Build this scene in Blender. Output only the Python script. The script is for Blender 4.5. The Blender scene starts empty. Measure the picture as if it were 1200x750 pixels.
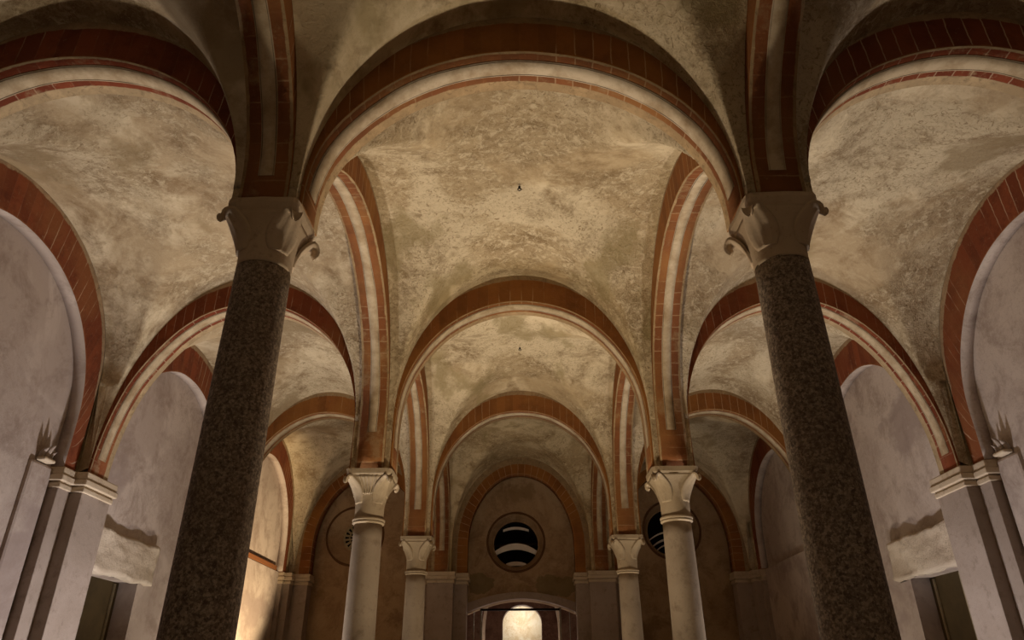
import bpy, bmesh, math, random
from mathutils import Vector, Matrix, noise
from mathutils.geometry import tessellate_polygon
R = random.Random(7)
sc = bpy.context.scene
COL = sc.collection
PI = math.pi
EYE = 1.5                                   # camera height above the floor
ROW = [-0.013 + 3.52 * k for k in range(5)]  # depth of the column rows; row 4 is the end wall
ROWM = -3.533
AX = 1.5                                    # nave column axes at x = +-AX
WX = 4.5                                    # axis of the wall piers
LOW, HIGH = 1.9 + EYE, 2.52 + EYE           # springing levels
CI, CW = 3.80 + EYE, 4.13 + EYE             # crown of the arch intrados / of the webs
RIB = 0.14
WALLX = 4.54
CIR = {0: CI, 1: CI - .045, 2: CI, 3: CI, 4: CI, -1: CI}   # arch crowns by row, the row of granite columns a little lower
CWR = {k: CW + v - CI for k, v in CIR.items()}
EDGE = 0.190      # the webs spring this far from the column axes
GAP = 0.141      # half width of a rib, where the webs stop against it
BACK = 0.20      # arches across the building run a little deeper on the far side
ENDY = ROW[4] + 0.30

# ------------------------------------------------------------------ materials
def srgb(r, g, b):
    f = lambda c: (c / 12.92 if c <= 0.04045 else ((c + 0.055) / 1.055) ** 2.4)
    return (f(r / 255), f(g / 255), f(b / 255), 1)

class NT:
    def __init__(s, name):
        s.m = bpy.data.materials.new(name); s.m.use_nodes = True
        s.t = s.m.node_tree; s.b = s.t.nodes['Principled BSDF']
        s.b.inputs['Specular IOR Level'].default_value = 0.2
    def n(s, kind, **kw):
        nd = s.t.nodes.new(kind)
        for k, v in kw.items(): setattr(nd, k, v)
        return nd
    def l(s, a, b): s.t.links.new(a, b)
    def pos(s, scale=(1, 1, 1)):
        if not hasattr(s, '_p'):
            s._p = s.n('ShaderNodeNewGeometry').outputs['Position']
        if scale == (1, 1, 1): return s._p
        mp = s.n('ShaderNodeMapping'); mp.inputs['Scale'].default_value = scale
        s.l(s._p, mp.inputs['Vector']); return mp.outputs['Vector']
    def noise(s, scale, detail=5, rough=0.55, vec=None, dist=0.0):
        nd = s.n('ShaderNodeTexNoise'); nd.inputs['Scale'].default_value = scale
        nd.inputs['Detail'].default_value = detail; nd.inputs['Roughness'].default_value = rough
        nd.inputs['Distortion'].default_value = dist
        s.l(vec or s.pos(), nd.inputs['Vector']); return nd.outputs['Fac']
    def ramp(s, fac, lo, hi, a=0.0, b=1.0):
        nd = s.n('ShaderNodeMapRange'); nd.clamp = True
        nd.inputs[1].default_value = lo; nd.inputs[2].default_value = hi
        nd.inputs[3].default_value = a; nd.inputs[4].default_value = b
        s.l(fac, nd.inputs[0]); return nd.outputs[0]
    def mix(s, fac, a, b):
        nd = s.n('ShaderNodeMix', data_type='RGBA')
        if isinstance(fac, float): nd.inputs[0].default_value = fac
        else: s.l(fac, nd.inputs[0])
        for v, i in ((a, 6), (b, 7)):
            if isinstance(v, tuple): nd.inputs[i].default_value = v
            else: s.l(v, nd.inputs[i])
        return nd.outputs[2]
    def math(s, op, a, b=0.0, c=None):
        nd = s.n('ShaderNodeMath', operation=op)
        for v, i in ((a, 0), (b, 1), (c, 2)):
            if v is None: continue
            if isinstance(v, (int, float)): nd.inputs[i].default_value = v
            else: s.l(v, nd.inputs[i])
        return nd.outputs[0]
    def bump(s, h, strength=0.3, dist=0.02):
        nd = s.n('ShaderNodeBump'); nd.inputs['Strength'].default_value = strength
        nd.inputs['Distance'].default_value = dist
        s.l(h, nd.inputs['Height']); s.l(nd.outputs[0], s.b.inputs['Normal'])
    def done(s, col, rough=0.9):
        if isinstance(col, tuple): s.b.inputs['Base Color'].default_value = col
        else: s.l(col, s.b.inputs['Base Color'])
        s.b.inputs['Roughness'].default_value = rough
        return s.m

def plaster(name, base, light, dark, big=0.55, stain=None, bump=0.8, rough=1.0, damp=None):
    t = NT(name)
    n1 = t.noise(big, 6, 0.6, dist=0.6); n2 = t.noise(2.2, 8, 0.72, dist=0.4); n3 = t.noise(11, 7, 0.75, dist=.8); n4 = t.noise(45, 3, 0.6)
    n5 = t.noise(20, 6, 0.75, dist=1.6); n7 = t.noise(30, 5, 0.7, dist=2.2)
    # smooth repaired areas against rough old render
    rough_area = t.math('MULTIPLY', t.ramp(t.noise(.75, 5, .55, vec=t.pos((1.1, 1.0, .9))), 0.42, 0.50, .25, 1.0), rough)
    c = t.mix(t.ramp(n1, 0.47, 0.54), base, light)
    c = t.mix(t.ramp(n2, 0.48, 0.64, 0, 0.85), c, dark)
    c = t.mix(t.math('MULTIPLY', t.ramp(n3, 0.50, 0.60, 0, 0.9), rough_area), c, light)
    c = t.mix(t.math('MULTIPLY', t.ramp(n5, 0.52, 0.63, 0, 0.85), rough_area), c, dark)
    c = t.mix(t.math('MULTIPLY', t.ramp(n7, 0.56, 0.65, 0, 0.8), rough_area), c, light)
    if stain:
        n6 = t.noise(0.8, 5, 0.6, vec=t.pos((1.3, 0.7, 1.1)))
        c = t.mix(t.ramp(n6, 0.56, 0.62, 0, 0.7), c, stain)
    c = t.mix(t.ramp(n4, 0.68, 0.74, 0, 0.55), c, dark)
    if damp:
        sx = t.n('ShaderNodeSeparateXYZ'); t.l(t.pos(), sx.inputs[0])
        for x, z, w, hh in damp:        # old damp stains on the plaster
            dx = t.math('DIVIDE', t.math('SUBTRACT', sx.outputs[0], x), w); dz = t.math('DIVIDE', t.math('SUBTRACT', sx.outputs[2], z), hh)
            dd = t.math('ADD', t.math('MULTIPLY', dx, dx), t.math('MULTIPLY', dz, dz))
            dd = t.math('ADD', dd, t.math('MULTIPLY', t.math('SUBTRACT', n2, .5), 6.0))
            c = t.mix(t.ramp(dd, 1.05, .85, 0, .55), c, srgb(92, 84, 50))
    h = t.math('ADD', t.math('MULTIPLY', n3, 0.9), t.math('ADD', t.math('MULTIPLY', n5, 0.7), t.math('MULTIPLY', n4, 0.25)))
    t.bump(t.math('MULTIPLY', h, rough_area), bump, 0.03)
    return t.done(c, 0.92)

def brick(name, red, dark, ochre, mortar, face, plast):
    """voussoirs: UV u runs along the arch in metres, v is metres from the intrados (face) or from one edge (soffit)"""
    t = NT(name)
    uv = t.n('ShaderNodeUVMap').outputs[0]
    sx = t.n('ShaderNodeSeparateXYZ'); t.l(uv, sx.inputs[0])
    u, v = sx.outputs[0], sx.outputs[1]
    n1 = t.noise(1.2, 5); n2 = t.noise(6, 6, 0.7); n3 = t.noise(30, 4, 0.7)
    wob = t.math('MULTIPLY', t.math('SUBTRACT', n2, 0.5), 0.03)
    q = t.math('DIVIDE', t.math('ADD', u, wob), 0.125)
    fr = t.math('FRACT', q); idx = t.math('FLOOR', q)
    wn = t.n('ShaderNodeTexWhiteNoise', noise_dimensions='1D'); t.l(idx, wn.inputs['W'])
    c = t.mix(t.ramp(wn.outputs[0], 0.0, 1.0, 0.0, 0.55), red, dark)
    c = t.mix(t.ramp(n2, 0.48, 0.68, 0, 0.6), c, dark)
    c = t.mix(t.ramp(n1, 0.45, 0.62, 0, 0.7), c, ochre)
    dk = tuple(x * .62 for x in plast[:3]) + (1,); lt = tuple(min(1, x * 1.28) for x in plast[:3]) + (1,)
    n8 = t.noise(14, 6, 0.75, dist=1.2)
    plast = t.mix(t.ramp(n8, 0.52, 0.64, 0, .8), t.mix(t.ramp(n2, 0.46, 0.62), plast, lt), dk)
    j = t.math('GREATER_THAN', t.math('ABSOLUTE', t.math('SUBTRACT', fr, 0.5)), 0.462)
    if face:
        pale = t.ramp(t.noise(1.3, 4), 0.48, 0.58, 0.03, 0.65)
    else:
        pale = t.ramp(t.noise(1.3, 4), 0.48, 0.58, 0.03, 0.5)
    c = t.mix(t.math('MULTIPLY', j, pale), c, mortar)
    if face:
        e = t.math('ADD', v, t.math('MULTIPLY', t.math('SUBTRACT', n2, 0.5), 0.05))
        c = t.mix(t.ramp(e, 0.263, 0.272), c, plast)
        c = t.mix(t.ramp(e, 0.012, 0.006), c, ochre)
    else:
        e = t.math('ABSOLUTE', t.math('SUBTRACT', v, RIB))
        e = t.math('ADD', e, t.math('MULTIPLY', t.math('SUBTRACT', n2, 0.5), 0.03))
        c = t.mix(t.ramp(e, RIB - 0.022, RIB - 0.016), c, plast)
        # worn patches of render
        c = t.mix(t.ramp(t.noise(3.1, 6, 0.7), 0.56, 0.66, 0, 0.55), c, plast)
    c = t.mix(t.ramp(n3, 0.6, 0.75, 0, 0.4), c, plast)
    t.bump(t.math('SUBTRACT', t.math('ADD', n2, t.math('MULTIPLY', n3, 0.4)), t.math('MULTIPLY', j, 0.5)), 0.4, 0.02)
    return t.done(c, 0.9)

def stripe_mat():
    t = NT('white_painted_plaster')
    uv = t.n('ShaderNodeUVMap').outputs[0]
    sx = t.n('ShaderNodeSeparateXYZ'); t.l(uv, sx.inputs[0])
    v = sx.outputs[1]
    n2 = t.noise(5, 6, 0.7); n3 = t.noise(35, 4, 0.7)
    c = t.mix(t.ramp(n2, 0.4, 0.65), srgb(192, 174, 146), srgb(156, 134, 104))
    e = t.math('ABSOLUTE', t.math('SUBTRACT', v, 0.5))
    line = t.math('GREATER_THAN', e, 0.40)
    line = t.math('MULTIPLY', line, t.math('LESS_THAN', e, 0.46))
    line = t.math('MULTIPLY', line, t.ramp(t.noise(1.1, 3), 0.42, 0.56, 0.1, 0.8))
    c = t.mix(line, c, srgb(70, 52, 40))
    c = t.mix(t.ramp(n3, 0.6, 0.75, 0, 0.35), c, srgb(120, 96, 70))
    t.bump(t.math('ADD', n2, n3), 0.25, 0.01)
    return t.done(c, 0.9)

def stone(name, base, light, dark, fine=30, bump=0.3, rough=0.8, sp=0.35):
    t = NT(name)
    n1 = t.noise(1.3, 5, 0.6); n2 = t.noise(7, 7, 0.7); n3 = t.noise(fine, 4, 0.75)
    c = t.mix(t.ramp(n1, 0.4, 0.62), base, light)
    c = t.mix(t.ramp(n2, 0.54, 0.7, 0, 0.6), c, dark)
    c = t.mix(t.ramp(n3, 0.58, 0.7, 0, sp), c, dark)
    t.bump(t.math('ADD', n2, t.math('MULTIPLY', n3, 0.5)), bump, 0.015)
    return t.done(c, rough)

def granite():
    t = NT('dark_speckled_granite')
    n1 = t.noise(48, 5, 0.7); n2 = t.noise(80, 4, 0.7); n3 = t.noise(2, 4); n4 = t.noise(26, 4, 0.6)
    vo = t.n('ShaderNodeTexVoronoi'); vo.inputs['Scale'].default_value = 85; t.l(t.pos(), vo.inputs['Vector'])
    sep = t.n('ShaderNodeSeparateColor'); t.l(vo.outputs['Color'], sep.inputs[0])
    c = t.mix(t.ramp(sep.outputs[0], 0.2, 0.95), srgb(126, 110, 96), srgb(172, 156, 138))
    c = t.mix(t.ramp(n1, 0.48, 0.60, 0, .85), c, srgb(78, 66, 58))
    c = t.mix(t.ramp(n4, 0.52, 0.64, 0, 0.6), c, srgb(98, 84, 72))
    c = t.mix(t.ramp(n2, 0.58, 0.68, 0, 0.7), c, srgb(196, 182, 166))
    c = t.mix(t.ramp(n3, 0.5, 0.7, 0, 0.3), c, srgb(106, 88, 70))
    t.bump(t.math('ADD', n1, n2), 0.35, 0.01)
    return t.done(c, 0.6)

def plain(name, col, rough=0.7, metal=0.0, n=0.25, scale=12):
    t = NT(name)
    d = tuple(x * (1 - n) for x in col[:3]) + (1,)
    c = t.mix(t.ramp(t.noise(scale, 5, 0.65), 0.4, 0.65), col, d)
    t.b.inputs['Metallic'].default_value = metal
    return t.done(c, rough)

M = {}
M['web'] = plaster('vault_plaster', srgb(174, 152, 116), srgb(206, 187, 152), srgb(128, 105, 72), stain=srgb(146, 128, 88))
M['web_grey'] = plaster('aisle_vault_plaster', srgb(176, 156, 126), srgb(208, 192, 163), srgb(134, 111, 82), stain=srgb(152, 132, 100))
M['wall'] = plaster('grey_wall_plaster', srgb(178, 163, 154), srgb(194, 180, 171), srgb(150, 133, 123), big=0.8, bump=0.2, stain=srgb(152, 136, 130), rough=.45)
M['endwall'] = plaster('brown_wall_plaster', srgb(160, 134, 104), srgb(172, 148, 118), srgb(130, 104, 78), big=0.8, bump=0.2, stain=srgb(128, 104, 74), rough=.4, damp=((-.80, 3.26, .28, .20), (.66, 3.24, .44, .19)))
pl = srgb(168, 146, 114)
M['brick_face_o'] = brick('ochre_brick_face', srgb(142, 90, 46), srgb(104, 64, 32), srgb(154, 104, 52), srgb(184, 152, 112), True, srgb(150, 126, 94))
M['brick_soffit_o'] = brick('ochre_brick_soffit', srgb(132, 80, 46), srgb(100, 62, 36), srgb(150, 104, 58), srgb(184, 156, 118), False, srgb(158, 132, 96))
M['brick_face_r'] = brick('red_brick_face', srgb(132, 70, 43), srgb(86, 44, 28), srgb(138, 88, 54), srgb(196, 170, 142), True, srgb(156, 132, 104))
M['brick_soffit_r'] = brick('red_brick_soffit', srgb(132, 66, 42), srgb(94, 46, 30), srgb(146, 92, 54), srgb(198, 174, 146), False, pl)
M['stripe'] = stripe_mat()
M['granite'] = granite()
M['marble'] = stone('pale_column_stone', srgb(140, 124, 105), srgb(156, 140, 120), srgb(108, 90, 72))
M['capstone'] = stone('carved_capital_stone', srgb(152, 134, 108), srgb(170, 152, 126), srgb(114, 94, 70), fine=45)
M['darkcap'] = stone('worn_capital_stone', srgb(172, 150, 122), srgb(192, 172, 146), srgb(118, 96, 74), fine=45)
M['pier'] = stone('pier_stone', srgb(154, 139, 128), srgb(168, 153, 143), srgb(118, 102, 90), fine=20)
M['cornice'] = stone('pale_impost_stone', srgb(186, 168, 144), srgb(202, 186, 164), srgb(144, 122, 98), fine=20)
M['lintel'] = stone('rough_lintel_stone', srgb(186, 170, 152), srgb(204, 190, 172), srgb(138, 120, 102), fine=24, bump=0.9)
M['floor'] = stone('floor_paving', srgb(150, 132, 110), srgb(164, 146, 122), srgb(120, 102, 82), fine=8)
M['rim'] = plain('brown_rim_line', srgb(96, 66, 42))
M['iron'] = plain('dark_iron', srgb(38, 32, 30), 0.5, 0.6)
M['steel'] = plain('grey_steel', srgb(150, 140, 128), 0.4, 0.8)
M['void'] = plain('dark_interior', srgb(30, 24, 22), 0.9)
M['oculus_band'] = plain('pale_band_surface', srgb(244, 238, 232), 0.5, 0, .1)
M['panel'] = plain('olive_door_panel', srgb(84, 70, 46), 0.7, 0, 0.3, 3)
M['panelstrip'] = plain('pale_panel_strip', srgb(160, 146, 116), 0.7)
M['backroom'] = plaster('reddish_back_room_plaster', srgb(136, 102, 84), srgb(150, 118, 98), srgb(104, 74, 60), bump=0.1)
M['bright'] = plaster('cream_apse_plaster', srgb(236, 222, 196), srgb(244, 234, 214), srgb(206, 180, 140), big=2.0, bump=0.1)
def glass():
    t = NT('clear_glass'); t.b.inputs['Transmission Weight'].default_value = 1; t.b.inputs['IOR'].default_value = 1.2
    t.b.inputs['Roughness'].default_value = 0.02; t.b.inputs['Base Color'].default_value = (0.9, 0.92, 0.9, 1); return t.m
M['glass'] = glass()

# ------------------------------------------------------------------ object helpers
class MB:
    """collects world-space geometry, then links it as one mesh object"""
    def __init__(s): s.v = []; s.f = []; s.mi = []; s.uv = {}; s.sm = []
    def add(s, verts, faces, mi=0, smooth=False, uvs=None):
        o = len(s.v); s.v += [tuple(p) for p in verts]
        for k, f in enumerate(faces):
            if uvs: s.uv[len(s.f)] = uvs[k]
            s.f.append(tuple(i + o for i in f)); s.mi.append(mi); s.sm.append(smooth)
    def box(s, x0, x1, y0, y1, z0, z1, bev=0.0, mi=0):
        x0, x1 = min(x0, x1), max(x0, x1); y0, y1 = min(y0, y1), max(y0, y1); z0, z1 = min(z0, z1), max(z0, z1)
        b = min(bev, (x1 - x0) * .4, (y1 - y0) * .4, (z1 - z0) * .4)
        bm = bmesh.new(); bmesh.ops.create_cube(bm, size=1)
        for v in bm.verts:
            v.co = Vector(((x0 + x1) / 2 + v.co.x * (x1 - x0), (y0 + y1) / 2 + v.co.y * (y1 - y0), (z0 + z1) / 2 + v.co.z * (z1 - z0)))
        if b > 0: bmesh.ops.bevel(bm, geom=bm.edges[:], offset=b, segments=2, affect='EDGES', profile=0.5)
        bm.verts.index_update()
        s.add([v.co[:] for v in bm.verts], [[v.index for v in f.verts] for f in bm.faces], mi); bm.free()
    def lathe(s, cx, cy, prof, n=40, smooth=True, power=None, axis='z', wob=0.0):
        """prof: list of (z, r) or (z, r, superellipse exponent)"""
        vs = []
        for p in prof:
            z, r = p[0], p[1]; e = p[2] if len(p) > 2 else 2
            for k in range(n):
                a = 2 * PI * (k + 0.5) / n; ca, sa = math.cos(a), math.sin(a)
                d = (abs(ca) ** e + abs(sa) ** e) ** (-1.0 / e)
                rr = r * d * (1 + (wob * (noise.noise(Vector((cx * 3 + ca * 2, cy + sa * 2, z * 2)))) if wob else 0))
                vs.append((cx + rr * ca, cy + rr * sa, z))
        fs = []
        for i in range(len(prof) - 1):
            for k in range(n):
                k2 = (k + 1) % n
                fs.append((i * n + k, i * n + k2, (i + 1) * n + k2, (i + 1) * n + k))
        s.add(vs, fs, 0, smooth)
        s.add(vs[:n], [tuple(reversed(range(n)))]); s.add(vs[-n:], [tuple(range(n))])
    def grid(s, P, smooth=True, close=False, mi=0):
        r, c = len(P), len(P[0]); vs = [p for row in P for p in row]; fs = []
        for i in range(r - 1):
            for j in range(c - (0 if close else 1)):
                j2 = (j + 1) % c
                fs.append((i * c + j, i * c + j2, (i + 1) * c + j2, (i + 1) * c + j))
        s.add(vs, fs, mi, smooth)
    def tube(s, pts, r, n=10):
        rows = []
        for i, p in enumerate(pts):
            p = Vector(p); d = (Vector(pts[min(i + 1, len(pts) - 1)]) - Vector(pts[max(i - 1, 0)])).normalized()
            a = d.orthogonal().normalized(); b = d.cross(a)
            rows.append([tuple(p + r * (math.cos(2 * PI * k / n) * a + math.sin(2 * PI * k / n) * b)) for k in range(n)])
        s.grid(rows, True, True)
        o = rows[0]; s.add(o, [tuple(range(n))]); s.add(rows[-1], [tuple(reversed(range(n)))])
    def plate(s, outer, holes, to3, t0, t1):
        """a slab with holes: 2-D loops, to3(u, w, depth) -> world point"""
        loops = [outer] + holes
        tri = tessellate_polygon([[Vector((u, w, 0)) for u, w in lp] for lp in loops])
        flat = [p for lp in loops for p in lp]
        for t in (t0, t1):
            s.add([to3(u, w, t) for u, w in flat], [tuple(x) for x in tri])
        for lp in loops:
            n = len(lp)
            vs = [to3(u, w, t0) for u, w in lp] + [to3(u, w, t1) for u, w in lp]
            s.add(vs, [(k, (k + 1) % n, n + (k + 1) % n, n + k) for k in range(n)])
    def build(s, name, mat, parent=None):
        me = bpy.data.meshes.new(name)
        org = Vector(parent_loc(parent)) if parent else Vector((0, 0, 0))
        me.from_pydata([tuple(Vector(v) - org) for v in s.v], [], s.f)
        mats = mat if isinstance(mat, list) else [mat]
        for m in mats: me.materials.append(m)
        for p in me.polygons: p.material_index = s.mi[p.index]; p.use_smooth = s.sm[p.index]
        if s.uv:
            L = me.uv_layers.new(name='UVMap')
            for p in me.polygons:
                q = s.uv.get(p.index)
                if q:
                    for li, c in zip(p.loop_indices, q): L.data[li].uv = c
        bm = bmesh.new(); bm.from_mesh(me)
        bmesh.ops.remove_doubles(bm, verts=bm.verts, dist=1e-5)
        bmesh.ops.recalc_face_normals(bm, faces=bm.faces); bm.to_mesh(me); bm.free()
        o = bpy.data.objects.new(name, me); COL.objects.link(o)
        if parent: o.parent = parent
        return o

def parent_loc(p):
    v = Vector((0, 0, 0))
    while p is not None: v += p.location; p = p.parent
    return v

def tag(o, label, cat, group=None, kind=None):
    o['label'] = label; o['category'] = cat
    if group: o['group'] = group
    if kind: o['kind'] = kind
    return o

def thing(name, label, cat, loc, group=None, kind=None):
    o = bpy.data.objects.new(name, None); COL.objects.link(o); o.location = loc; o.empty_display_size = 0.2
    return tag(o, label, cat, group, kind)

def circle(cx, cy, r, n=48): return [(cx + r * math.cos(2 * PI * k / n), cy + r * math.sin(2 * PI * k / n)) for k in range(n)]

# ------------------------------------------------------------------ arches
ST_LOW, ST_HIGH = 0.50, 0.08
def stilt(hs): return ST_LOW if hs < LOW + 0.1 else ST_HIGH + 0.0
def half_profile(L2, hs, c=0.21, cw=EDGE, crown_i=CI, crown_w=CW, n=26, st=None, stw=None):
    st = stilt(hs) if st is None else st; stw = st if stw is None else stw; out = []
    for k in range(4):
        out.append((L2 - c, hs + .002 + st * k / 4, L2 - cw, hs + .002 + stw * k / 4))
    for k in range(n + 1):
        th = PI / 2 * k / n; ct, sn = math.cos(th), math.sin(th)
        out.append(((L2 - c) * ct, hs + st + (crown_i - hs - st) * sn, (L2 - cw) * ct, hs + stw + (crown_w - hs - stw) * sn + .03 * sn))
    return out

def make_arch(name, label, group, centre, direction, L2, hs0, hs1, n0, n1, col='o', c=(0.21, 0.21), cw=(EDGE, EDGE), stripe=True, seed=0, ci=CI, cwn=CW, st=(None, None), stw=(None, None), vs=1.0, foot=0.13, plain=False):
    """direction 'x' spans along x (normal y), 'y' spans along y. n0..n1: extent along the normal"""
    a = half_profile(L2, hs0, c[0], cw[0], ci, cwn, 26, st[0], stw[0]); b = half_profile(L2, hs1, c[1], cw[1], ci, cwn, 26, st[1], stw[1])
    pr = [(-s, z, -se, ze) for s, z, se, ze in a] + [(s, z, se, ze) for s, z, se, ze in reversed(b[:-1])]
    # hand-built irregularity
    q = []
    for i, (s_, z, se, ze) in enumerate(pr):
        d = 0.012 * noise.noise(Vector((s_ * 1.7, z * 1.7, seed * 3.1)))
        d *= min(1, max(0, (z - (hs0 if s_ < 0 else hs1)) * 3 - .1))
        q.append((s_ * (1 + d * .6), z + d, se, ze))
    pr = q
    cx, cy = centre
    P = (lambda s_, n_, z: (cx + s_, cy + n_, z)) if direction == 'x' else (lambda s_, n_, z: (cx + n_, cy + s_, z))
    root = thing(name, label, 'arch', (P(0, (n0 + n1) / 2, hs0)), group)
    mb = MB(); arc = [0.0]
    for i in range(1, len(pr)):
        arc.append(arc[-1] + math.hypot(pr[i][0] - pr[i - 1][0], pr[i][1] - pr[i - 1][1]))
    w = n1 - n0; ns = 4
    for i in range(len(pr) - 1):
        A, B = pr[i], pr[i + 1]; u0, u1 = arc[i], arc[i + 1]
        mb.add([P(A[0], n0, A[1]), P(A[0], n1, A[1]), P(B[0], n1, B[1]), P(B[0], n0, B[1])], [(0, 1, 2, 3)], 1, True, [[(u0, 0), (u0, w), (u1, w), (u1, 0)]])
        dA = vs * math.hypot(A[2] - A[0], A[3] - A[1]); dB = vs * math.hypot(B[2] - B[0], B[3] - B[1])
        for n_ in (n0, n1):
            mb.add([P(A[0], n_, A[1]), P(A[2], n_, A[3]), P(B[2], n_, B[3]), P(B[0], n_, B[1])], [(0, 1, 2, 3)], 0, False, [[(u0, 0), (u0, dA), (u1, dB), (u1, 0)]])
        mb.add([P(A[2], n0, A[3]), P(A[2], n1, A[3]), P(B[2], n1, B[3]), P(B[2], n0, B[3])], [(0, 1, 2, 3)], 0)
    for A in (pr[0], pr[-1]):
        mb.add([P(A[0], n0, A[1]), P(A[0], n1, A[1]), P(A[2], n1, A[3]), P(A[2], n0, A[3])], [(0, 1, 2, 3)], 0)
    mb.build('brick_ring', [M['brick_face_' + col], M['wall'] if plain else M['brick_soffit_' + col]], root)
    if stripe:
        sb = MB(); nm = 0.0; hw = 0.048 if direction == 'y' else 0.068; d = 0.006
        idx = [i for i in range(len(pr)) if arc[i] > (foot if direction == 'x' or hs0 == hs1 and hs0 > LOW + .1 else foot + .0) and arc[-1] - arc[i] > foot]
        for i, i2 in zip(idx, idx[1:]):
            A, B = pr[i], pr[i2]
            def nrm(k):
                p, r = pr[max(k - 1, 0)], pr[min(k + 1, len(pr) - 1)]
                t = Vector((r[0] - p[0], r[1] - p[1])).normalized(); return Vector((t.y, -t.x))
            na, nb = nrm(i), nrm(i2)
            wa = hw * (1 + .15 * noise.noise(Vector((arc[i] * 2, seed, 0)))); wb = hw * (1 + .15 * noise.noise(Vector((arc[i2] * 2, seed, 0))))
            pa = (A[0] + na.x * d, A[1] + na.y * d); pb = (B[0] + nb.x * d, B[1] + nb.y * d)
            sb.add([P(pa[0], nm - wa, pa[1]), P(pa[0], nm + wa, pa[1]), P(pb[0], nm + wb, pb[1]), P(pb[0], nm - wb, pb[1])], [(0, 1, 2, 3)], 0, True,
                   [[(arc[i], 0), (arc[i], 1), (arc[i2], 1), (arc[i2], 0)]])
            for sg in (-1, 1):
                sb.add([P(pa[0], nm + sg * wa, pa[1]), P(A[0], nm + sg * wa, A[1]), P(B[0], nm + sg * wb, B[1]), P(pb[0], nm + sg * wb, pb[1])], [(0, 1, 2, 3)], 0, False,
                       [[(arc[i], .5)] * 4])
        o = sb.build('painted_stripe', M['stripe'], root); o['label'] = 'white painted band along the underside'
    return root

# ------------------------------------------------------------------ vault webs
def hs_at(row, side):
    """springing level at a corner: rows 0 and 1 have the tall granite columns, the wall piers are low"""
    return HIGH if (row in (0, 1) and side == 'c') else LOW

def make_web(name, label, x0, x1, row, matkey, left, right):
    y0 = ROW[row] if row >= 0 else ROWM; y1 = ROW[row + 1]
    cx, cy = (x0 + x1) / 2, (y0 + y1) / 2; Lx, Ly = (x1 - x0) / 2, (y1 - y0) / 2
    ax, ay = Lx - EDGE, Ly - EDGE
    H = {(-1, -1): hs_at(row, left), (1, -1): hs_at(row, right), (-1, 1): hs_at(row + 1, left), (1, 1): hs_at(row + 1, right)}
    N = 44
    def pos(a, m0, m1, L):
        p = [a * math.sin(PI / 2 * k / N) for k in range(-N, N + 1)]
        p = [q for q in p if -L + m0 + 1e-3 < q < L - m1 - 1e-3]
        return [-L + m0] + p + [L - m1]
    X = pos(ax, .095 if left == 'w' else (0.0 if row < 0 else GAP), .095 if right == 'w' else (0.0 if row < 0 else GAP), Lx)
    Y = pos(ay, 0.0 if row <= 0 else BACK + .001, 0.0 if row < 0 else (.004 if row == 3 else GAP), Ly)
    sm = lambda t: t * t * (3 - 2 * t)
    stA = {-1: .05 if left == 'w' else None, 1: .05 if right == 'w' else None}
    stB = {-1: .9 if left == 'w' else None, 1: .9 if right == 'w' else None}
    c0, c1 = CWR[row], CWR[row + 1]
    rows = []; AZ = []; BZ = []
    for j, y in enumerate(Y):
        r = []; az = []; bz = []
        for i, x in enumerate(X):
            sx = -1 if x < 0 else 1; sy = -1 if y < 0 else 1
            ty = sm(min(max((y / Ly + 1) / 2, 0), 1)); tx = sm(min(max((x / Lx + 1) / 2, 0), 1))
            hA = H[(sx, -1)] * (1 - ty) + H[(sx, 1)] * ty
            hB = H[(-1, sy)] * (1 - tx) + H[(1, sy)] * tx
            gen = lambda h: ST_LOW + (ST_HIGH - ST_LOW) * (h - LOW) / (HIGH - LOW)
            sA = gen(hA) if stA[sx] is None else stA[sx]
            b0, b1 = (gen(H[(q, sy)]) if stB[q] is None else stB[q] for q in (-1, 1)); sB = b0 * (1 - tx) + b1 * tx
            CWy = c0 * (1 - ty) + c1 * ty
            za = hA + sA + (CWy - hA - sA) * math.sqrt(max(0, 1 - (x / ax) ** 2)) if abs(x) <= ax + 1e-6 else -9
            zb = hB + sB + (CWy - hB - sB) * math.sqrt(max(0, 1 - (y / ay) ** 2)) if abs(y) <= ay + 1e-6 else -9
            z = max(za, zb); az.append(max(za, hA)); bz.append(max(zb, hB))
            # soften the groins towards the crown
            if za > 0 and zb > 0:
                k = 0.10; h = max(k - abs(za - zb), 0) / k; z = z + h * h * k * 0.25 * min(1, max(0, (z - LOW - 0.9)))
            if z < 0: z = hB + sB * .97 if stB[sx] is not None else max(hA, hB) + .3
            if abs(x) > Lx - .25 and abs(y) > Ly - .25: k = H[(sx, sy)] + .004; z = max(z, k); az[-1] = max(az[-1], k); bz[-1] = max(bz[-1], k)
            w = Vector((cx + x, cy + y, z)); edge = min(1, (Lx - abs(x)) * 4) * min(1, (Ly - abs(y)) * 4)
            z += max(edge, 0) * (0.022 * noise.noise(w * 1.1) + 0.010 * noise.noise(w * 3.3))
            r.append((w.x, w.y, z))
        rows.append(r); AZ.append(az); BZ.append(bz)
    mb = MB(); mb.grid(rows)
    # skirts: where a web ends above the back of an arch its edge turns down to meet it
    for j in (0, len(rows) - 1):
        if row < 0: continue
        top = rows[j]; low = [(p[0], p[1], min(p[2], q)) for p, q in zip(top, AZ[j])]
        mb.grid([top, low], False)
    for i in (0, len(X) - 1):
        top = [r[i] for r in rows]; low = [(p[0], p[1], min(p[2], BZ[j][i])) for j, p in enumerate(top)]
        mb.grid([top, low], False)
    o = mb.build(name, M[matkey])
    return tag(o, label, 'vault', None, 'structure')

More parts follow.
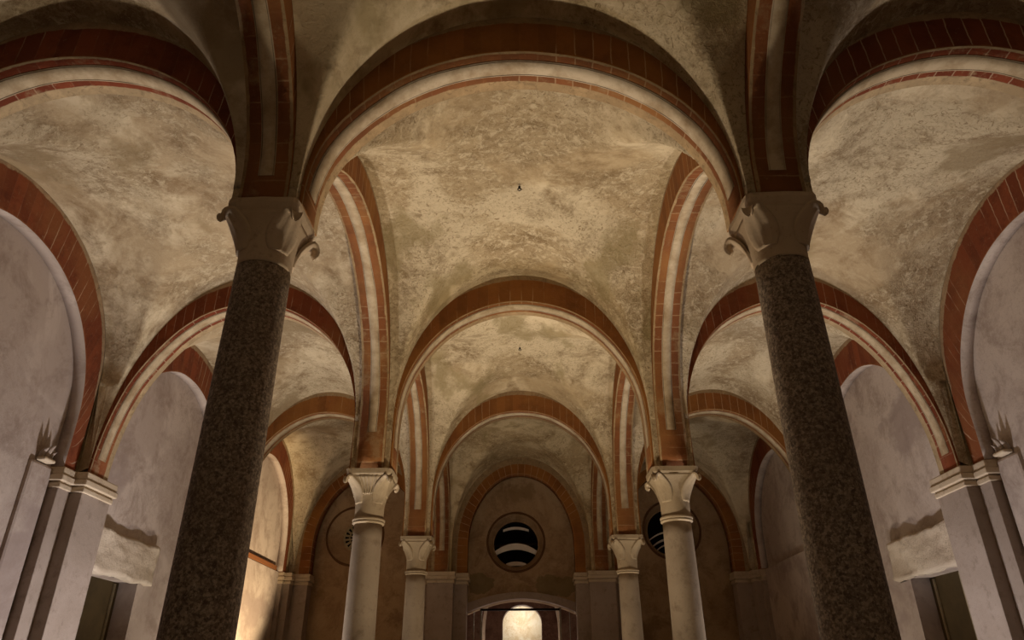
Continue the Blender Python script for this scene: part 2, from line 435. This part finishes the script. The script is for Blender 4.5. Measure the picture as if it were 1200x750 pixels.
def make_haunch():
    """the solid masonry corners standing on each impost, part of the vault"""
    mb = MB(); h = 0.188
    for row in range(0, 5):
        for sx in (-1, 1):
            for ax_, side in ((AX, 'c'), (WX, 'w')):
                if row == 4 or (side == 'w'): pass
                hs = hs_at(row, side)
                q = -.09 if side == 'w' else -h; hy = .139 if side == 'w' else h
                mb.box(sx * (ax_ + q), sx * (ax_ + h), ROW[row] - hy, ROW[row] + hy, hs + .002, hs + (1.75 * (CW - hs) / 2.23 if side == 'c' else .88))
    o = mb.build('ceiling', M['web']); return tag(o, 'plastered masonry corners of the vault standing on the capitals', 'vault', None, 'structure')

make_haunch()
bay = {0: 'bay nearest the camera', 1: 'bay behind the granite columns', 2: 'bay between the two rows of pale columns', 3: 'last bay before the end wall'}
for row in range(-1, 4):
    where = bay.get(row, 'bay above and behind the camera')
    for nm, x0, x1, l, r, mk in (('left aisle', -WX, -AX, 'w', 'c', 'web_grey'), ('nave', -AX, AX, 'c', 'c', 'web'), ('right aisle', AX, WX, 'c', 'w', 'web_grey')):
        make_web('ceiling', f'tan plastered groin vault over the {nm}, {where}', x0, x1, row, mk, l, r)

# transverse arches, rows 1-3
ordn = {1: 'from the dark granite columns', 2: 'from the nearer pale columns', 3: 'from the farther pale columns'}
for row in (1, 2, 3):
    hs = hs_at(row, 'c'); y = ROW[row]
    big = {1: 'large round brick arch across the nave between the two dark granite columns',
           2: 'brick arch across the nave between the two nearer pale columns',
           3: 'smaller brick arch across the nave between the two farther pale columns'}[row]
    make_arch('transverse_arch', big, 'arches across the nave', (0, y), 'x', AX, hs, hs, -RIB, BACK, 'o', seed=row, ci=CIR[row], cwn=CWR[row])
    for sx, nm in ((-1, 'left'), (1, 'right')):
        lab = {1: f'brick arch at the top {nm} corner, from the {nm} granite column to the side wall',
               2: f'brick arch across the {nm} aisle passing behind the {nm} granite column onto the wall pier',
               3: f'brick arch deeper in the {nm} aisle, springing from the farther pale column'}[row]
        h0, h1 = (LOW, hs) if sx < 0 else (hs, LOW)
        make_arch('transverse_arch', lab, 'arches across the aisles', (sx * 3.0, y), 'x', AX, h0, h1, -RIB, BACK, 'r' if row < 3 else 'o', seed=row * 5 + sx, ci=CIR[row], cwn=CWR[row],
                  st=(.05, None) if sx < 0 else (None, .05))
# arcade arches along the column lines
for row in range(0, 4):
    for sx, nm in ((-1, 'left'), (1, 'right')):
        lab = {0: f'brick arch rising from the {nm} granite column towards the camera, striped white',
               1: f'striped brick arch from the {nm} granite column down to the nearer {nm} pale column',
               2: f'brick arch with white stripe between the two pale columns on the {nm}',
               3: f'brick arch from the farther {nm} pale column back to the end wall'}[row]
        make_arch('arcade_arch', lab, 'arches along the column lines', (sx * AX, (ROW[row] + ROW[row + 1]) / 2), 'y', 1.76,
                  hs_at(row, 'c'), hs_at(row + 1, 'c'), -RIB, RIB, 'o', seed=row * 9 + sx + 40, foot=.13 if row == 0 else .34)
# wall arches
for row in (1, 2, 3):
    for sx, nm in ((-1, 'left'), (1, 'right')):
        lab = {1: f'red brick arch framing the blank {nm} wall nearest the camera',
               2: f'red brick wall arch on the {nm} wall behind the {nm} granite column',
               3: f'red brick wall arch in the last bay of the {nm} aisle'}[row]
        n = (-0.09, 0.038) if sx > 0 else (-0.038, 0.09)
        make_arch('wall_arch', lab, 'arches along the side walls', (sx * WX, (ROW[row] + ROW[row + 1]) / 2), 'y', 1.76, LOW, LOW, n[0], n[1], 'r',
                  c=(0.37, 0.37), stripe=False, plain=True, seed=row * 13 + sx + 80, ci=3.68 + EYE, st=(.46, .46), stw=(.9, .9), vs=.68)
for x, nm in ((-3.0, 'in the left aisle, round the grille window'), (0, 'over the glass door, round the middle round window'), (3.0, 'in the right aisle, round the shaded round window')):
    make_arch('wall_arch', f'brick arch on the end wall {nm}', 'arches on the end wall', (x, ROW[4]), 'x', AX, LOW, LOW, 0.0, 0.298, 'o', c=(0.47, 0.47), stripe=False, seed=x + 120, st=(.5, .5), vs=1.4)

# ------------------------------------------------------------------ columns
def corner_leaf(cx, cy, ang, z0, z1, r0, r1, wid, curl, parent, mat, name='corner_leaf'):
    """a broad leaf hugging the bell, with a midrib, whose pointed tip rolls out under the abacus corner"""
    mb = MB(); n1, n2 = 22, 12; fr, bk = [], []
    d = Vector((math.cos(ang), math.sin(ang), 0)); sd = Vector((-d.y, d.x, 0))
    # centre line: up the bell, then a small hook outwards and down
    path = []
    for i in range(n1 + 1):
        t = i / n1
        if t < .72:
            q = t / .72; path.append((r0 + (r1 - r0) * q ** 2.2, z0 + (z1 - z0) * q))
        else:
            a = (t - .72) / .28 * PI * .8; path.append((r1 + curl * math.sin(a), z1 - curl * (1 - math.cos(a))))
    for i, (r, z) in enumerate(path):
        t = i / n1
        hw = wid * (0.55 + 0.75 * math.sin(PI * min(1, t * 1.05 + .12))) * (1 if t < .72 else math.sqrt(max(.02, 1 - ((t - .72) / .29) ** 2)))
        p, q = path[max(i - 1, 0)], path[min(i + 1, n1)]
        tr, tz = q[0] - p[0], q[1] - p[1]; L = math.hypot(tr, tz) or 1
        nr = d * (tz / L) + Vector((0, 0, -tr / L))       # outward normal of the leaf surface
        rf, rb = [], []
        for j in range(n2 + 1):
            u = -1 + 2 * j / n2
            rib = .007 * math.exp(-(u / .16) ** 2) + .004 * math.exp(-((abs(u) - .6) / .14) ** 2)
            cup = -.022 * u * u * (1 - .3 * t)
            base = Vector((cx, cy, z)) + d * r + sd * (u * hw)
            rf.append(tuple(base + nr * (.010 + rib + cup))); rb.append(tuple(base + nr * (cup - .006)))
        fr.append(rf); bk.append(rb)
    mb.grid(fr); mb.grid(bk)
    for i in range(n1):
        for j in (0, n2): mb.add([fr[i][j], fr[i + 1][j], bk[i + 1][j], bk[i][j]], [(0, 1, 2, 3)])
    for i in (0, n1):
        for j in range(n2): mb.add([fr[i][j], fr[i][j + 1], bk[i][j + 1], bk[i][j]], [(0, 1, 2, 3)])
    return mb.build(name, mat, parent)

def face_flutes(cx, cy, ang, z0, z1, r0, r1, parent, mat):
    mb = MB(); d = Vector((math.cos(ang), math.sin(ang), 0)); sd = Vector((-d.y, d.x, 0))
    for k in range(-2, 3):
        pts = []
        for i in range(9):
            t = i / 8
            pts.append(tuple(Vector((cx, cy, z0 + (z1 - z0) * t)) + d * (r0 + (r1 - r0) * t ** 1.8) + sd * (k * (.018 + .024 * t))))
        mb.tube(pts, 0.011, 8)
    return mb.build('fluted_leaf', mat, parent)

def base_mb(x, y, r):
    mb = MB(); p = r * 1.5
    mb.box(x - p, x + p, y - p, y + p, 0, 0.14, 0.01)
    prof = [(0.14, p * .98)] + [(0.19 + 0.05 * math.sin(a), p * .93 + 0.05 * math.cos(a)) for a in [-PI / 2 + PI * k / 8 for k in range(9)]]
    prof += [(0.25, r * 1.18), (0.28, r * 1.15)] + [(0.315 + 0.035 * math.sin(a), r * 1.15 + 0.035 * math.cos(a)) for a in [-PI / 2 + PI * k / 8 for k in range(9)]] + [(0.36, r * 1.04)]
    mb.lathe(x, y, prof); return mb

def granite_column(x, y, label, tilt):
    root = thing('granite_column', label, 'column', (x, y, 0), 'dark granite columns', 'thing')
    base_mb(x, y, .195).build('base', M['darkcap'], root)
    mb = MB(); ztop = EYE + 2.14
    mb.lathe(x, y, [(0.36 + (ztop - 0.36) * t, 0.170 - 0.018 * t + 0.004 * math.sin(PI * t)) for t in [k / 24 for k in range(25)]], 48, wob=.012)
    mb.build('shaft', M['granite'], root)
    cb = MB(); z1 = HIGH - 0.075; prof = []
    for k in range(15):
        t = k / 14; z = ztop - 0.01 + (z1 - ztop + .01) * t
        prof.append((z, 0.153 + 0.046 * t ** 2.2 * 1.0, 2 + 5 * max(0, t - .35) ** 1.3))
    cb.lathe(x, y, prof, 56, wob=.05); cap = cb.build('capital', M['darkcap'], root)
    ab = MB(); prof = [(z1 - .004, .196, 6), (z1 + .02, .205, 8), (HIGH - .03, .212, 9), (HIGH, .212, 9)]
    ab.lathe(x, y, prof, 56, smooth=False, wob=.04); ab.build('abacus', M['darkcap'], root)
    for k in range(4):
        a = PI / 4 + k * PI / 2
        corner_leaf(x, y, a, ztop + .07, z1 - .02, .160, .262, .072, .032, cap, M['darkcap'])
    return root

def pale_column(x, y, label, style):
    root = thing('pale_column', label, 'column', (x, y, 0), 'pale stone columns', 'thing')
    base_mb(x, y, .17).build('base', M['marble'], root)
    zn = EYE + 1.40
    mb = MB(); mb.lathe(x, y, [(0.36 + (zn - 0.36) * t, 0.150 - 0.014 * t + .005 * math.sin(PI * t)) for t in [k / 20 for k in range(21)]], 44, wob=.01)
    mb.build('shaft', M['marble'], root)
    rb = MB(); prof = []
    for zc, rr in ((zn + .012, .012), (zn + .038, .016)):
        prof += [(zc + rr * math.sin(a), .143 + rr * math.cos(a)) for a in [-PI / 2 + PI * k / 8 for k in range(9)]]
    rb.lathe(x, y, [(zn - .004, .135)] + prof + [(zn + .06, .135)], 44); rb.build('neck_ring', M['capstone'], root)
    zb = LOW - .06; cb = MB(); prof = []
    z0 = zn + .05
    for k in range(17):
        t = k / 16; z = z0 + (zb - z0) * t
        q = max(0, (t - .38) / .62)
        prof.append((z, .138 + .012 * t + .068 * q ** 1.9, 2 + 5 * q ** 1.2))
    cb.lathe(x, y, prof, 56); cap = cb.build('capital', M['capstone'], root)
    ab = MB(); ab.lathe(x, y, [(zb - .004, .216, 7), (zb + .015, .226, 9), (LOW, .23, 9)], 56, smooth=False, wob=.02); ab.build('abacus', M['capstone'], root)
    zl = z0 + (zb - z0) * .42
    for k in range(4):
        corner_leaf(x, y, PI / 4 + k * PI / 2, zl - .03, zb - .02, .143, .268, .064, .026, cap, M['capstone'])
        if style == 'fan': face_flutes(x, y, k * PI / 2, zl + .05, zb - .005, .152, .212, cap, M['capstone'])
    return root

granite_column(-AX, ROW[1], 'dark speckled granite column on the left, with a worn leaf capital', 0)
granite_column(AX, ROW[1], 'dark speckled granite column on the right, with a chipped leaf capital', 0)
pale_column(-AX, ROW[2], 'nearer pale stone column on the left with a fluted fan capital', 'fan')
pale_column(AX, ROW[2], 'nearer pale stone column on the right with plain leaf capital', 'leaf')
pale_column(-AX, ROW[3], 'farther thin pale column on the left, before the end wall', 'leaf')
pale_column(AX, ROW[3], 'farther thin pale column on the right, before the end wall', 'leaf')

# ------------------------------------------------------------------ piers
def pier(label, boxes, loc, group):
    """boxes: stepped footprint rectangles (x0, x1, y0, y1); the impost follows each step"""
    root = thing('wall_pier', label, 'pier', loc, group)
    mb = MB()
    for b in boxes: mb.box(*b, 0, LOW - .19, 0.006)
    mb.build('shaft', M['pier'], root)
    cb = MB()
    for (x0, x1, y0, y1) in boxes:
        for z0, z1, e in ((LOW - .20, LOW - .15, .018), (LOW - .15, LOW - .135, .008), (LOW - .135, LOW - .075, .04), (LOW - .075, LOW - .0, .028)):
            cb.box(x0 - e, x1 + e, y0 - e, y1 + e, z0, z1, 0.01)
    cb.build('impost', M['cornice'], root)
    return root

for sx, nm in ((-1, 'left'), (1, 'right')):
    for row in (2, 3):
        y = ROW[row]
        xs = lambda a, b: (min(sx * a, sx * b), max(sx * a, sx * b))
        lab = {2: f'stepped wall pier on the {nm} wall at the edge of the photo', 3: f'stepped wall pier on the {nm} wall behind the granite column'}[row]
        pier(lab, [xs(4.30, 4.44) + (y - .15, y + .37), xs(4.42, 4.535) + (y - .35, y + .47)], (sx * 4.6, y, 0), 'piers on the side walls')
    y = ROW[4]
    pier(f'clustered corner pier where the {nm} wall meets the end wall', [xs(4.30, 4.45) + (y - .2, y + .02), xs(4.42, 4.535) + (y - .30, y + .02), xs(4.02, 4.5) + (y, y + .292)], (sx * 4.4, y, 0), 'corner piers')
    pier(f'flat stone pier on the end wall to the {nm} of the glass door', [xs(1.26, 1.74) + (y - .22, y + .02), xs(1.02, 1.98) + (y, y + .292)], (sx * 1.5, y, 0), 'piers on the end wall')

# ------------------------------------------------------------------ room shell
mb = MB(); mb.box(-6, 6, -4.2, 15.0, -.2, 0); tag(mb.build('floor', M['floor']), 'stone floor of the crypt', 'floor', None, 'structure')
DY0, DY1, DZ = 7.6, 8.80, 2.60
for sx, nm in ((-1, 'left'), (1, 'right')):
    mb = MB()
    outer = [(-4.2, 0), (DY0, 0), (DY0, DZ), (DY1, DZ), (DY1, 0), (14.9, 0), (14.9, 6.0), (-4.2, 6.0)]
    mb.plate(outer, [], lambda u, w, t: (sx * t, u, w), WALLX, WALLX + .45)
    tag(mb.build('wall_' + nm, M['wall']), f'grey plastered {nm} side wall with a low doorway', 'wall', None, 'structure')
    mb = MB(); mb.box(sx * 4.49, sx * 4.60, ROW[3] + .26, ROW[4] - .31, 0, LOW, .01)
    tag(mb.build('trim_' + ('1' if sx < 0 else '2'), M['wall']), f'thicker lower wall with a ledge in the last bay of the {nm} aisle', 'ledge', None, 'structure')
    if sx < 0:
        pass
    mb = MB(); mb.box(sx * 4.505, sx * 4.60, ROW[2] - .70, ROW[2] - .362, 0, LOW - .01, .03)
    tag(mb.build('trim_' + ('3' if sx < 0 else '4'), M['wall']), f'shallow plaster strip beside the {nm} wall pier', 'pilaster strip', None, 'structure')
mb = MB(); mb.box(-5.3, 5.3, -4.2, -3.6, 0, 6); tag(mb.build('wall_rear', M['wall']), 'plastered wall behind the camera', 'wall', None, 'structure')
# end wall
OC = ((-3.28, 4.15), (-.10, 4.02), (2.98, 4.23))
mb = MB()
sp = 2.72; cr = 2.97
door_top = [(1.06 - 2.12 * k / 20, sp + (cr - sp) * math.sin(PI * k / 20) ** .9) for k in range(21)]
outer = [(-5.3, 0), (-1.06, 0)] + list(reversed(door_top)) + [(1.06, 0), (5.3, 0), (5.3, 6), (-5.3, 6)]
mb.plate(outer, [circle(x, z, .56) for x, z in OC], lambda u, w, t: (u, t, w), ENDY, ENDY + .5)
tag(mb.build('wall_end', M['endwall']), 'brown plastered end wall with three round windows and a door', 'wall', None, 'structure')

def oculus(name, k, label, r_in, depth):
    global OZ
    x, OZ = OC[k]
    root = thing(name, label, 'round window', (x, ENDY, OZ - .56), None, 'structure')
    P = lambda r, a, y: (x + r * math.cos(a), y, OZ + r * math.sin(a)); n = 56
    A = [2 * PI * k / n for k in range(n)]
    mb = MB()
    mb.grid([[P(.565, a, ENDY - .004) for a in A], [P(.545, a, ENDY + .01) for a in A], [P(r_in + .02, a, ENDY + depth) for a in A], [P(r_in, a, ENDY + depth) for a in A],
             [P(r_in, a, ENDY + depth + .06) for a in A], [P(.565, a, ENDY + depth + .06) for a in A]], False, True)
    mb.build('splay', M['endwall'], root)
    mb = MB()
    rr = [.017 * (1 + .5 * noise.noise(Vector((math.cos(a) * 3, math.sin(a) * 3, x)))) for a in A]
    mb.grid([[P(.565 + q, a, ENDY - .006) for a, q in zip(A, rr)], [P(.555 - q, a, ENDY - .006) for a, q in zip(A, rr)], [P(.55, a, ENDY + .01) for a in A]], False, True)
    o = mb.build('rim', M['rim'], root); o['label'] = 'rough brown line round the opening'
    return root

def bands(root, x, r, spec):
    """pale curved slats inside the dark opening: each (z, rise, half width, thickness, y)"""
    for z, rise, hw, th, y in spec:
        mb = MB(); top, bot = [], []
        for k in range(25):
            s_ = -1 + k / 12; zz = OZ + z - rise * s_ * s_
            top.append((x + hw * s_, zz + th / 2 * (1 - .25 * s_ * s_))); bot.append((x + hw * s_, zz - th / 2 * (1 - .25 * s_ * s_)))
        mb.plate(top + bot[::-1], [], lambda u, w, t: (u, t, w), y, y + .05)
        mb.build('pale_band', M['oculus_band'], root)

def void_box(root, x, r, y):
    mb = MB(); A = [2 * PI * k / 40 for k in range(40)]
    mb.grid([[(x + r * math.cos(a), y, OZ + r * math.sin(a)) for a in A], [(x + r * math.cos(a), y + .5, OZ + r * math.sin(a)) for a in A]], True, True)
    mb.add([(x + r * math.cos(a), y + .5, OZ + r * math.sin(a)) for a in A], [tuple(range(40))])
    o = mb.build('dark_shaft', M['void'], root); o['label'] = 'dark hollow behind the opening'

r = oculus('window_1', 1, 'round window over the glass door with pale curved slats', .44, .24)
void_box(r, -.10, .45, ENDY + .28); bands(r, -.10, .44, [(-.03, .14, .43, .12, ENDY + .34), (-.36, .03, .20, .08, ENDY + .34), (.33, .05, .26, .05, ENDY + .34)])  # pale bands built as solid strips inside the opening
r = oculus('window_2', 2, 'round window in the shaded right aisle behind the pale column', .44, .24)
void_box(r, 2.98, .45, ENDY + .28); bands(r, 2.98, .44, [(-.12, .22, .43, .04, ENDY + .34), (-.22, .26, .40, .03, ENDY + .34), (.02, .18, .43, .03, ENDY + .34)])
r = oculus('window_3', 0, 'round window in the left aisle with a pierced grille', .27, .16)
mb = MB(); holes = []
for ring, (r0, r1, n, w) in enumerate(((.075, .135, 12, .36), (.155, .235, 16, .33))):
    for k in range(n):
        a = 2 * PI * k / n; pts = []
        da = w * PI / n * 1.6
        for q in range(7): pts.append((r0, a - da * .7 + 1.4 * da * q / 6))
        for q in range(7): pts.append((r1, a + da - 2 * da * q / 6))
        holes.append([(-3.28 + rr * math.cos(t), OZ + rr * math.sin(t)) for rr, t in pts])
mb.plate(circle(-3.28, OZ, .275), holes, lambda u, w, t: (u, t, w), ENDY + .17, ENDY + .20)
o = mb.build('grille', M['panelstrip'], r); o['label'] = 'pierced rosette grille'
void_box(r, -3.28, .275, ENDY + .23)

# door surround and glass door
root = thing('door_1', 'glass door under a flat arch in the end wall', 'door', (0, ENDY, 0), None, 'structure')
mb = MB(); th = .12
outl = [(1.06 + .12, 0), (1.06 + .12, sp + .03)] + [(u * 1.11, w + th) for u, w in door_top[1:-1]] + [(-1.18, sp + .03), (-1.18, 0)]
inl = [(-1.05, 0)] + [(u * .99, w) for u, w in reversed(door_top)] + [(1.05, 0)]
mb.plate(outl + inl, [], lambda u, w, t: (u, t, w), ENDY - .05, ENDY + .1)
o = mb.build('surround', M['pier'], root); o['label'] = 'grey stone frame with low curved head'
mb = MB(); mb.box(-.80, .74, ENDY + .30, ENDY + .34, 2.79, 2.83, .004); mb.build('transom_bar', M['iron'], root)
for x in (-.78, .74):
    mb = MB(); mb.box(x - .02, x + .02, ENDY + .30, ENDY + .34, 0, sp + .15, .004); mb.build('post', M['steel'], root)
for x0, x1 in ((-1.04, -.80), (.76, 1.04)):
    mb = MB(); mb.box(x0, x1, ENDY + .31, ENDY + .325, 0, sp); mb.build('glass_pane', M['glass'], root)
for x in (-.92, .92):
    mb = MB(); mb.box(x - .008, x + .008, ENDY + .30, ENDY + .335, 0, sp + .05, .003); mb.build('glazing_bar', M['steel'], root)

# room beyond the door
Y0, Y1 = ENDY + .5, 20.3
mb = MB(); mb.box(-2.6, 2.6, Y0, 22.2, -.2, 0); tag(mb.build('floor', M['floor']), 'floor of the room beyond the glass door', 'floor', None, 'structure')
mb = MB()
prof = [(-2.2, 0)] + [(-2.2 * math.cos(PI * k / 24), 2.2 + 1.9 * math.sin(PI * k / 24)) for k in range(25)] + [(2.2, 0)]
mb.grid([[(u, y, w) for u, w in prof] for y in (Y0, Y1)]); tag(mb.build('ceiling', M['backroom']), 'barrel vault of the room beyond the glass door', 'vault', None, 'structure')
def arched(hw, zs, zt, n=20): return [(-hw, 0)] + [(-hw * math.cos(PI * k / n), zs + (zt - zs) * math.sin(PI * k / n)) for k in range(n + 1)] + [(hw, 0)]
mb = MB(); ah = [(u + .02, w) for u, w in arched(.52, EYE + 1.48, EYE + 1.93)]
mb.plate([(-2.4, 0)] + ah + [(2.4, 0), (2.4, 4.4), (-2.4, 4.4)], [], lambda u, w, t: (u, t, w), Y1, Y1 + .4)
tag(mb.build('wall_beyond', M['backroom']), 'reddish wall beyond the glass door with an arched opening', 'wall', None, 'structure')
mb = MB(); a_o, a_i = arched(.87, 2.6, 3.9), arched(.81, 2.6, 3.84)
mb.plate(a_o + a_i[::-1], [], lambda u, w, t: (u, t, w), 17.0, 17.12)
tag(mb.build('trim_5', M['cornice']), 'thin pale arch moulding in the room beyond the door', 'moulding', None, 'structure')
mb = MB(); mb.box(-1.4, 1.4, 22.0, 22.2, 0, 4.0); tag(mb.build('wall_apse', M['bright']), 'brightly lit cream wall seen through the far arched opening', 'wall', None, 'structure')

# ------------------------------------------------------------------ side doorways, lintels, fragments
for sx, nm in ((-1, 'left'), (1, 'right')):
    root = thing('door_2' if sx < 0 else 'door_3', f'olive panelled doorway below the stone lintel on the {nm} wall', 'door', (sx * WALLX, (DY0 + DY1) / 2, 0), None, 'structure')
    mb = MB(); mb.box(sx * (WALLX + .22), sx * (WALLX + .27), DY0 - .02, DY1 + .02, 0, DZ + .02, .004); mb.build('panel', M['panel'], root)
    for k, y in enumerate((DY0 + .55, DY1 - .1) if sx > 0 else (DY1 - .1,)):
        mb = MB(); mb.box(sx * (WALLX + .20), sx * (WALLX + .24), y - .012, y + .012, 0, DZ - .02, .003); mb.build('batten', M['panelstrip'], root)
    # rough lintel
    bm = bmesh.new(); bmesh.ops.create_cube(bm, size=1)
    bmesh.ops.subdivide_edges(bm, edges=bm.edges[:], cuts=14, use_grid_fill=True)
    y0, y1 = DY0 - .08, DY1 + .27; z0, z1 = DZ - .03, DZ + .46
    for v in bm.verts:
        c = v.co.copy(); p = Vector((sx * (WALLX - .045) + c.x * .07, (y0 + y1) / 2 + c.y * (y1 - y0), (z0 + z1) / 2 + c.z * (z1 - z0)))
        q = p * 3.1 + Vector((sx * 7, 0, 0))
        d = Vector((noise.noise(q), noise.noise(q + Vector((9, 2, 4))), noise.noise(q + Vector((3, 8, 1))))) * .035 + Vector((noise.noise(p * 11), noise.noise(p * 12), noise.noise(p * 13))) * .018
        k = max(abs(c.y) * 2, abs(c.z) * 2)
        if k > .9: d += Vector((sx * .03 * (k - .9) * 10, -c.y * .04, -c.z * .04))
        v.co = p + d
        if abs(v.co.x) > 4.535: v.co.x = sx * 4.535
    bm.verts.index_update(); mb = MB()
    mb.add([v.co[:] for v in bm.verts], [[v.index for v in f.verts] for f in bm.faces], 0, True); bm.free()
    o = mb.build('stone_lintel', M['lintel'])
    tag(o, f'rough pale stone block set in the {nm} wall above a doorway', 'lintel', 'stone lintels')
    # carved fragment on the plaster strip
    y = ROW[2] - .54; zt = LOW - .005
    root = thing('carved_fragment', f'small broken leaf carving on the {nm} wall beside the pier', 'carving', (sx * 4.48, y, zt), 'carved fragments')
    mb = MB(); mb.box(sx * 4.44, sx * 4.535, y - .085, y + .085, zt, zt + .035, .015); mb.build('slab', M['cornice'], root)
    for k, (dy, h, dx) in enumerate(((-.06, .09, 0), (0, .13, -.01), (.055, .08, .01))):  # upright fingers shaped in place of the shadows cast above the fragment
        lb = MB(); rows = []
        for i in range(8):
            t = i / 7; w = .028 * math.sin(PI * (0.18 + .78 * t)) + .006; lean = .05 * t * t
            rows.append([(sx * (4.505 - lean + dx + .022 * math.cos(a)), y + dy + w * math.sin(a) + .012 * t * (k - 1), zt + .03 + h * t) for a in [2 * PI * q / 10 for q in range(10)]])
        lb.grid(rows, True, True); lb.add(rows[-1], [tuple(range(10))]); lb.build('shadow_finger', M['pier'], root)

# brick border along the foot of the lit lunette in the left aisle
mb = MB(); mb.box(-4.495, -4.535, ROW[3] + .45, ROW[4] - .45, LOW + .002, LOW + .09, .01)
tag(mb.build('brick_sill', M['brick_face_r']), 'red brick course along the foot of the lit wall arch, left aisle', 'brick course')

# dark rings standing for small holes at the bay centres
for row, y in ((1, (ROW[1] + ROW[2]) / 2), (2, (ROW[2] + ROW[3]) / 2)):
    mb = MB(); mb.tube([(0, y, CW - .01), (0, y, CW - .035)], .011, 12); mb.tube([(0.015 * math.cos(a), y, CW - .044 + .015 * math.sin(a)) for a in [2 * PI * k / 16 for k in range(17)]], .005, 8)
    tag(mb.build('ceiling_hole_mark', M['iron']), {1: 'small dark ring standing for a hole in the vault crown behind the granite columns', 2: 'small dark ring standing for a hole in the vault crown between the pale columns'}[row], 'hole mark', 'hole marks in the vault')

# ------------------------------------------------------------------ lights
def spot(loc, target, power, col, size=100, blend=.8, radius=.12):
    l = bpy.data.lights.new('floor_uplight', 'SPOT'); l.energy = power; l.color = col; l.spot_size = math.radians(size); l.spot_blend = blend; l.shadow_soft_size = radius
    o = bpy.data.objects.new('floor_uplight', l); COL.objects.link(o); o.location = loc
    o.rotation_euler = (Vector(target) - Vector(loc)).to_track_quat('-Z', 'Y').to_euler(); return o
def point(loc, power, col, radius=.15):
    l = bpy.data.lights.new('point_light', 'POINT'); l.energy = power; l.color = col; l.shadow_soft_size = radius
    o = bpy.data.objects.new('point_light', l); COL.objects.link(o); o.location = loc; return o
WARM = (1.0, .83, .60); SOFT = (1.0, .87, .70); COOL = (1.0, .93, .91)
spot((0, 5.8, .25), (0, 5.3, 5), 400, WARM, 122, 1)
spot((0, 9.3, .25), (0, 9.3, 5), 180, WARM, 140, 1)
for sx in (-1, 1):
    spot((sx * 2.95, 7.2, .25), (sx * 3.05, 6.2, 5), 370 if sx < 0 else 265, COOL, 122, 1)
    spot((sx * 3.2, 9.6, .25), (sx * 3.2, 9.4, 5), 170 if sx < 0 else 130, SOFT, 126, 1)
spot((-2.5, 11.6, .25), (-4.6, 12.4, 3.2), 1100, (1, .74, .42), 44)
point((0, 21.3, 3.2), 26, (1, .9, .74), .3)
point((0, 16.0, 1.4), 42, (1, .8, .68))  # added fill to brighten the room beyond the door
w = bpy.data.worlds.new('World'); sc.world = w; w.use_nodes = True
w.node_tree.nodes['Background'].inputs[0].default_value = (.5, .38, .26, 1); w.node_tree.nodes['Background'].inputs[1].default_value = .02
point((0, -2.2, 1.2), 26, WARM, .3)  # added fill from behind the camera, no fixture known there

# ------------------------------------------------------------------ camera
f, pit, roll, cx, yaw = 829.6, .4773, .0049, -.028, -.0089
def cam_rows():
    cols = []
    for X, d, h in ((1, 0, 0), (0, 1, 0), (0, 0, 1)):
        X, d = X * math.cos(yaw) - d * math.sin(yaw), X * math.sin(yaw) + d * math.cos(yaw)
        zc = d * math.cos(pit) + h * math.sin(pit); yc = -d * math.sin(pit) + h * math.cos(pit)
        xc, yc = X * math.cos(roll) - yc * math.sin(roll), X * math.sin(roll) + yc * math.cos(roll)
        cols.append((xc, yc, -zc))
    return Matrix(cols)          # rows are world axes expressed in camera axes -> camera-to-world rotation
cd = bpy.data.cameras.new('camera'); cam = bpy.data.objects.new('camera', cd); COL.objects.link(cam)
cam.matrix_world = Matrix.Translation((cx, 0, EYE)) @ cam_rows().to_4x4()
cd.sensor_fit = 'HORIZONTAL'; cd.sensor_width = 36; cd.lens = f / 1200 * 36; cd.clip_start = .05
sc.camera = cam
sc.view_settings.view_transform = 'Standard'; sc.view_settings.look = 'None'; sc.view_settings.gamma = 1; sc.view_settings.use_curve_mapping = False
sc.view_settings.exposure = 0.3
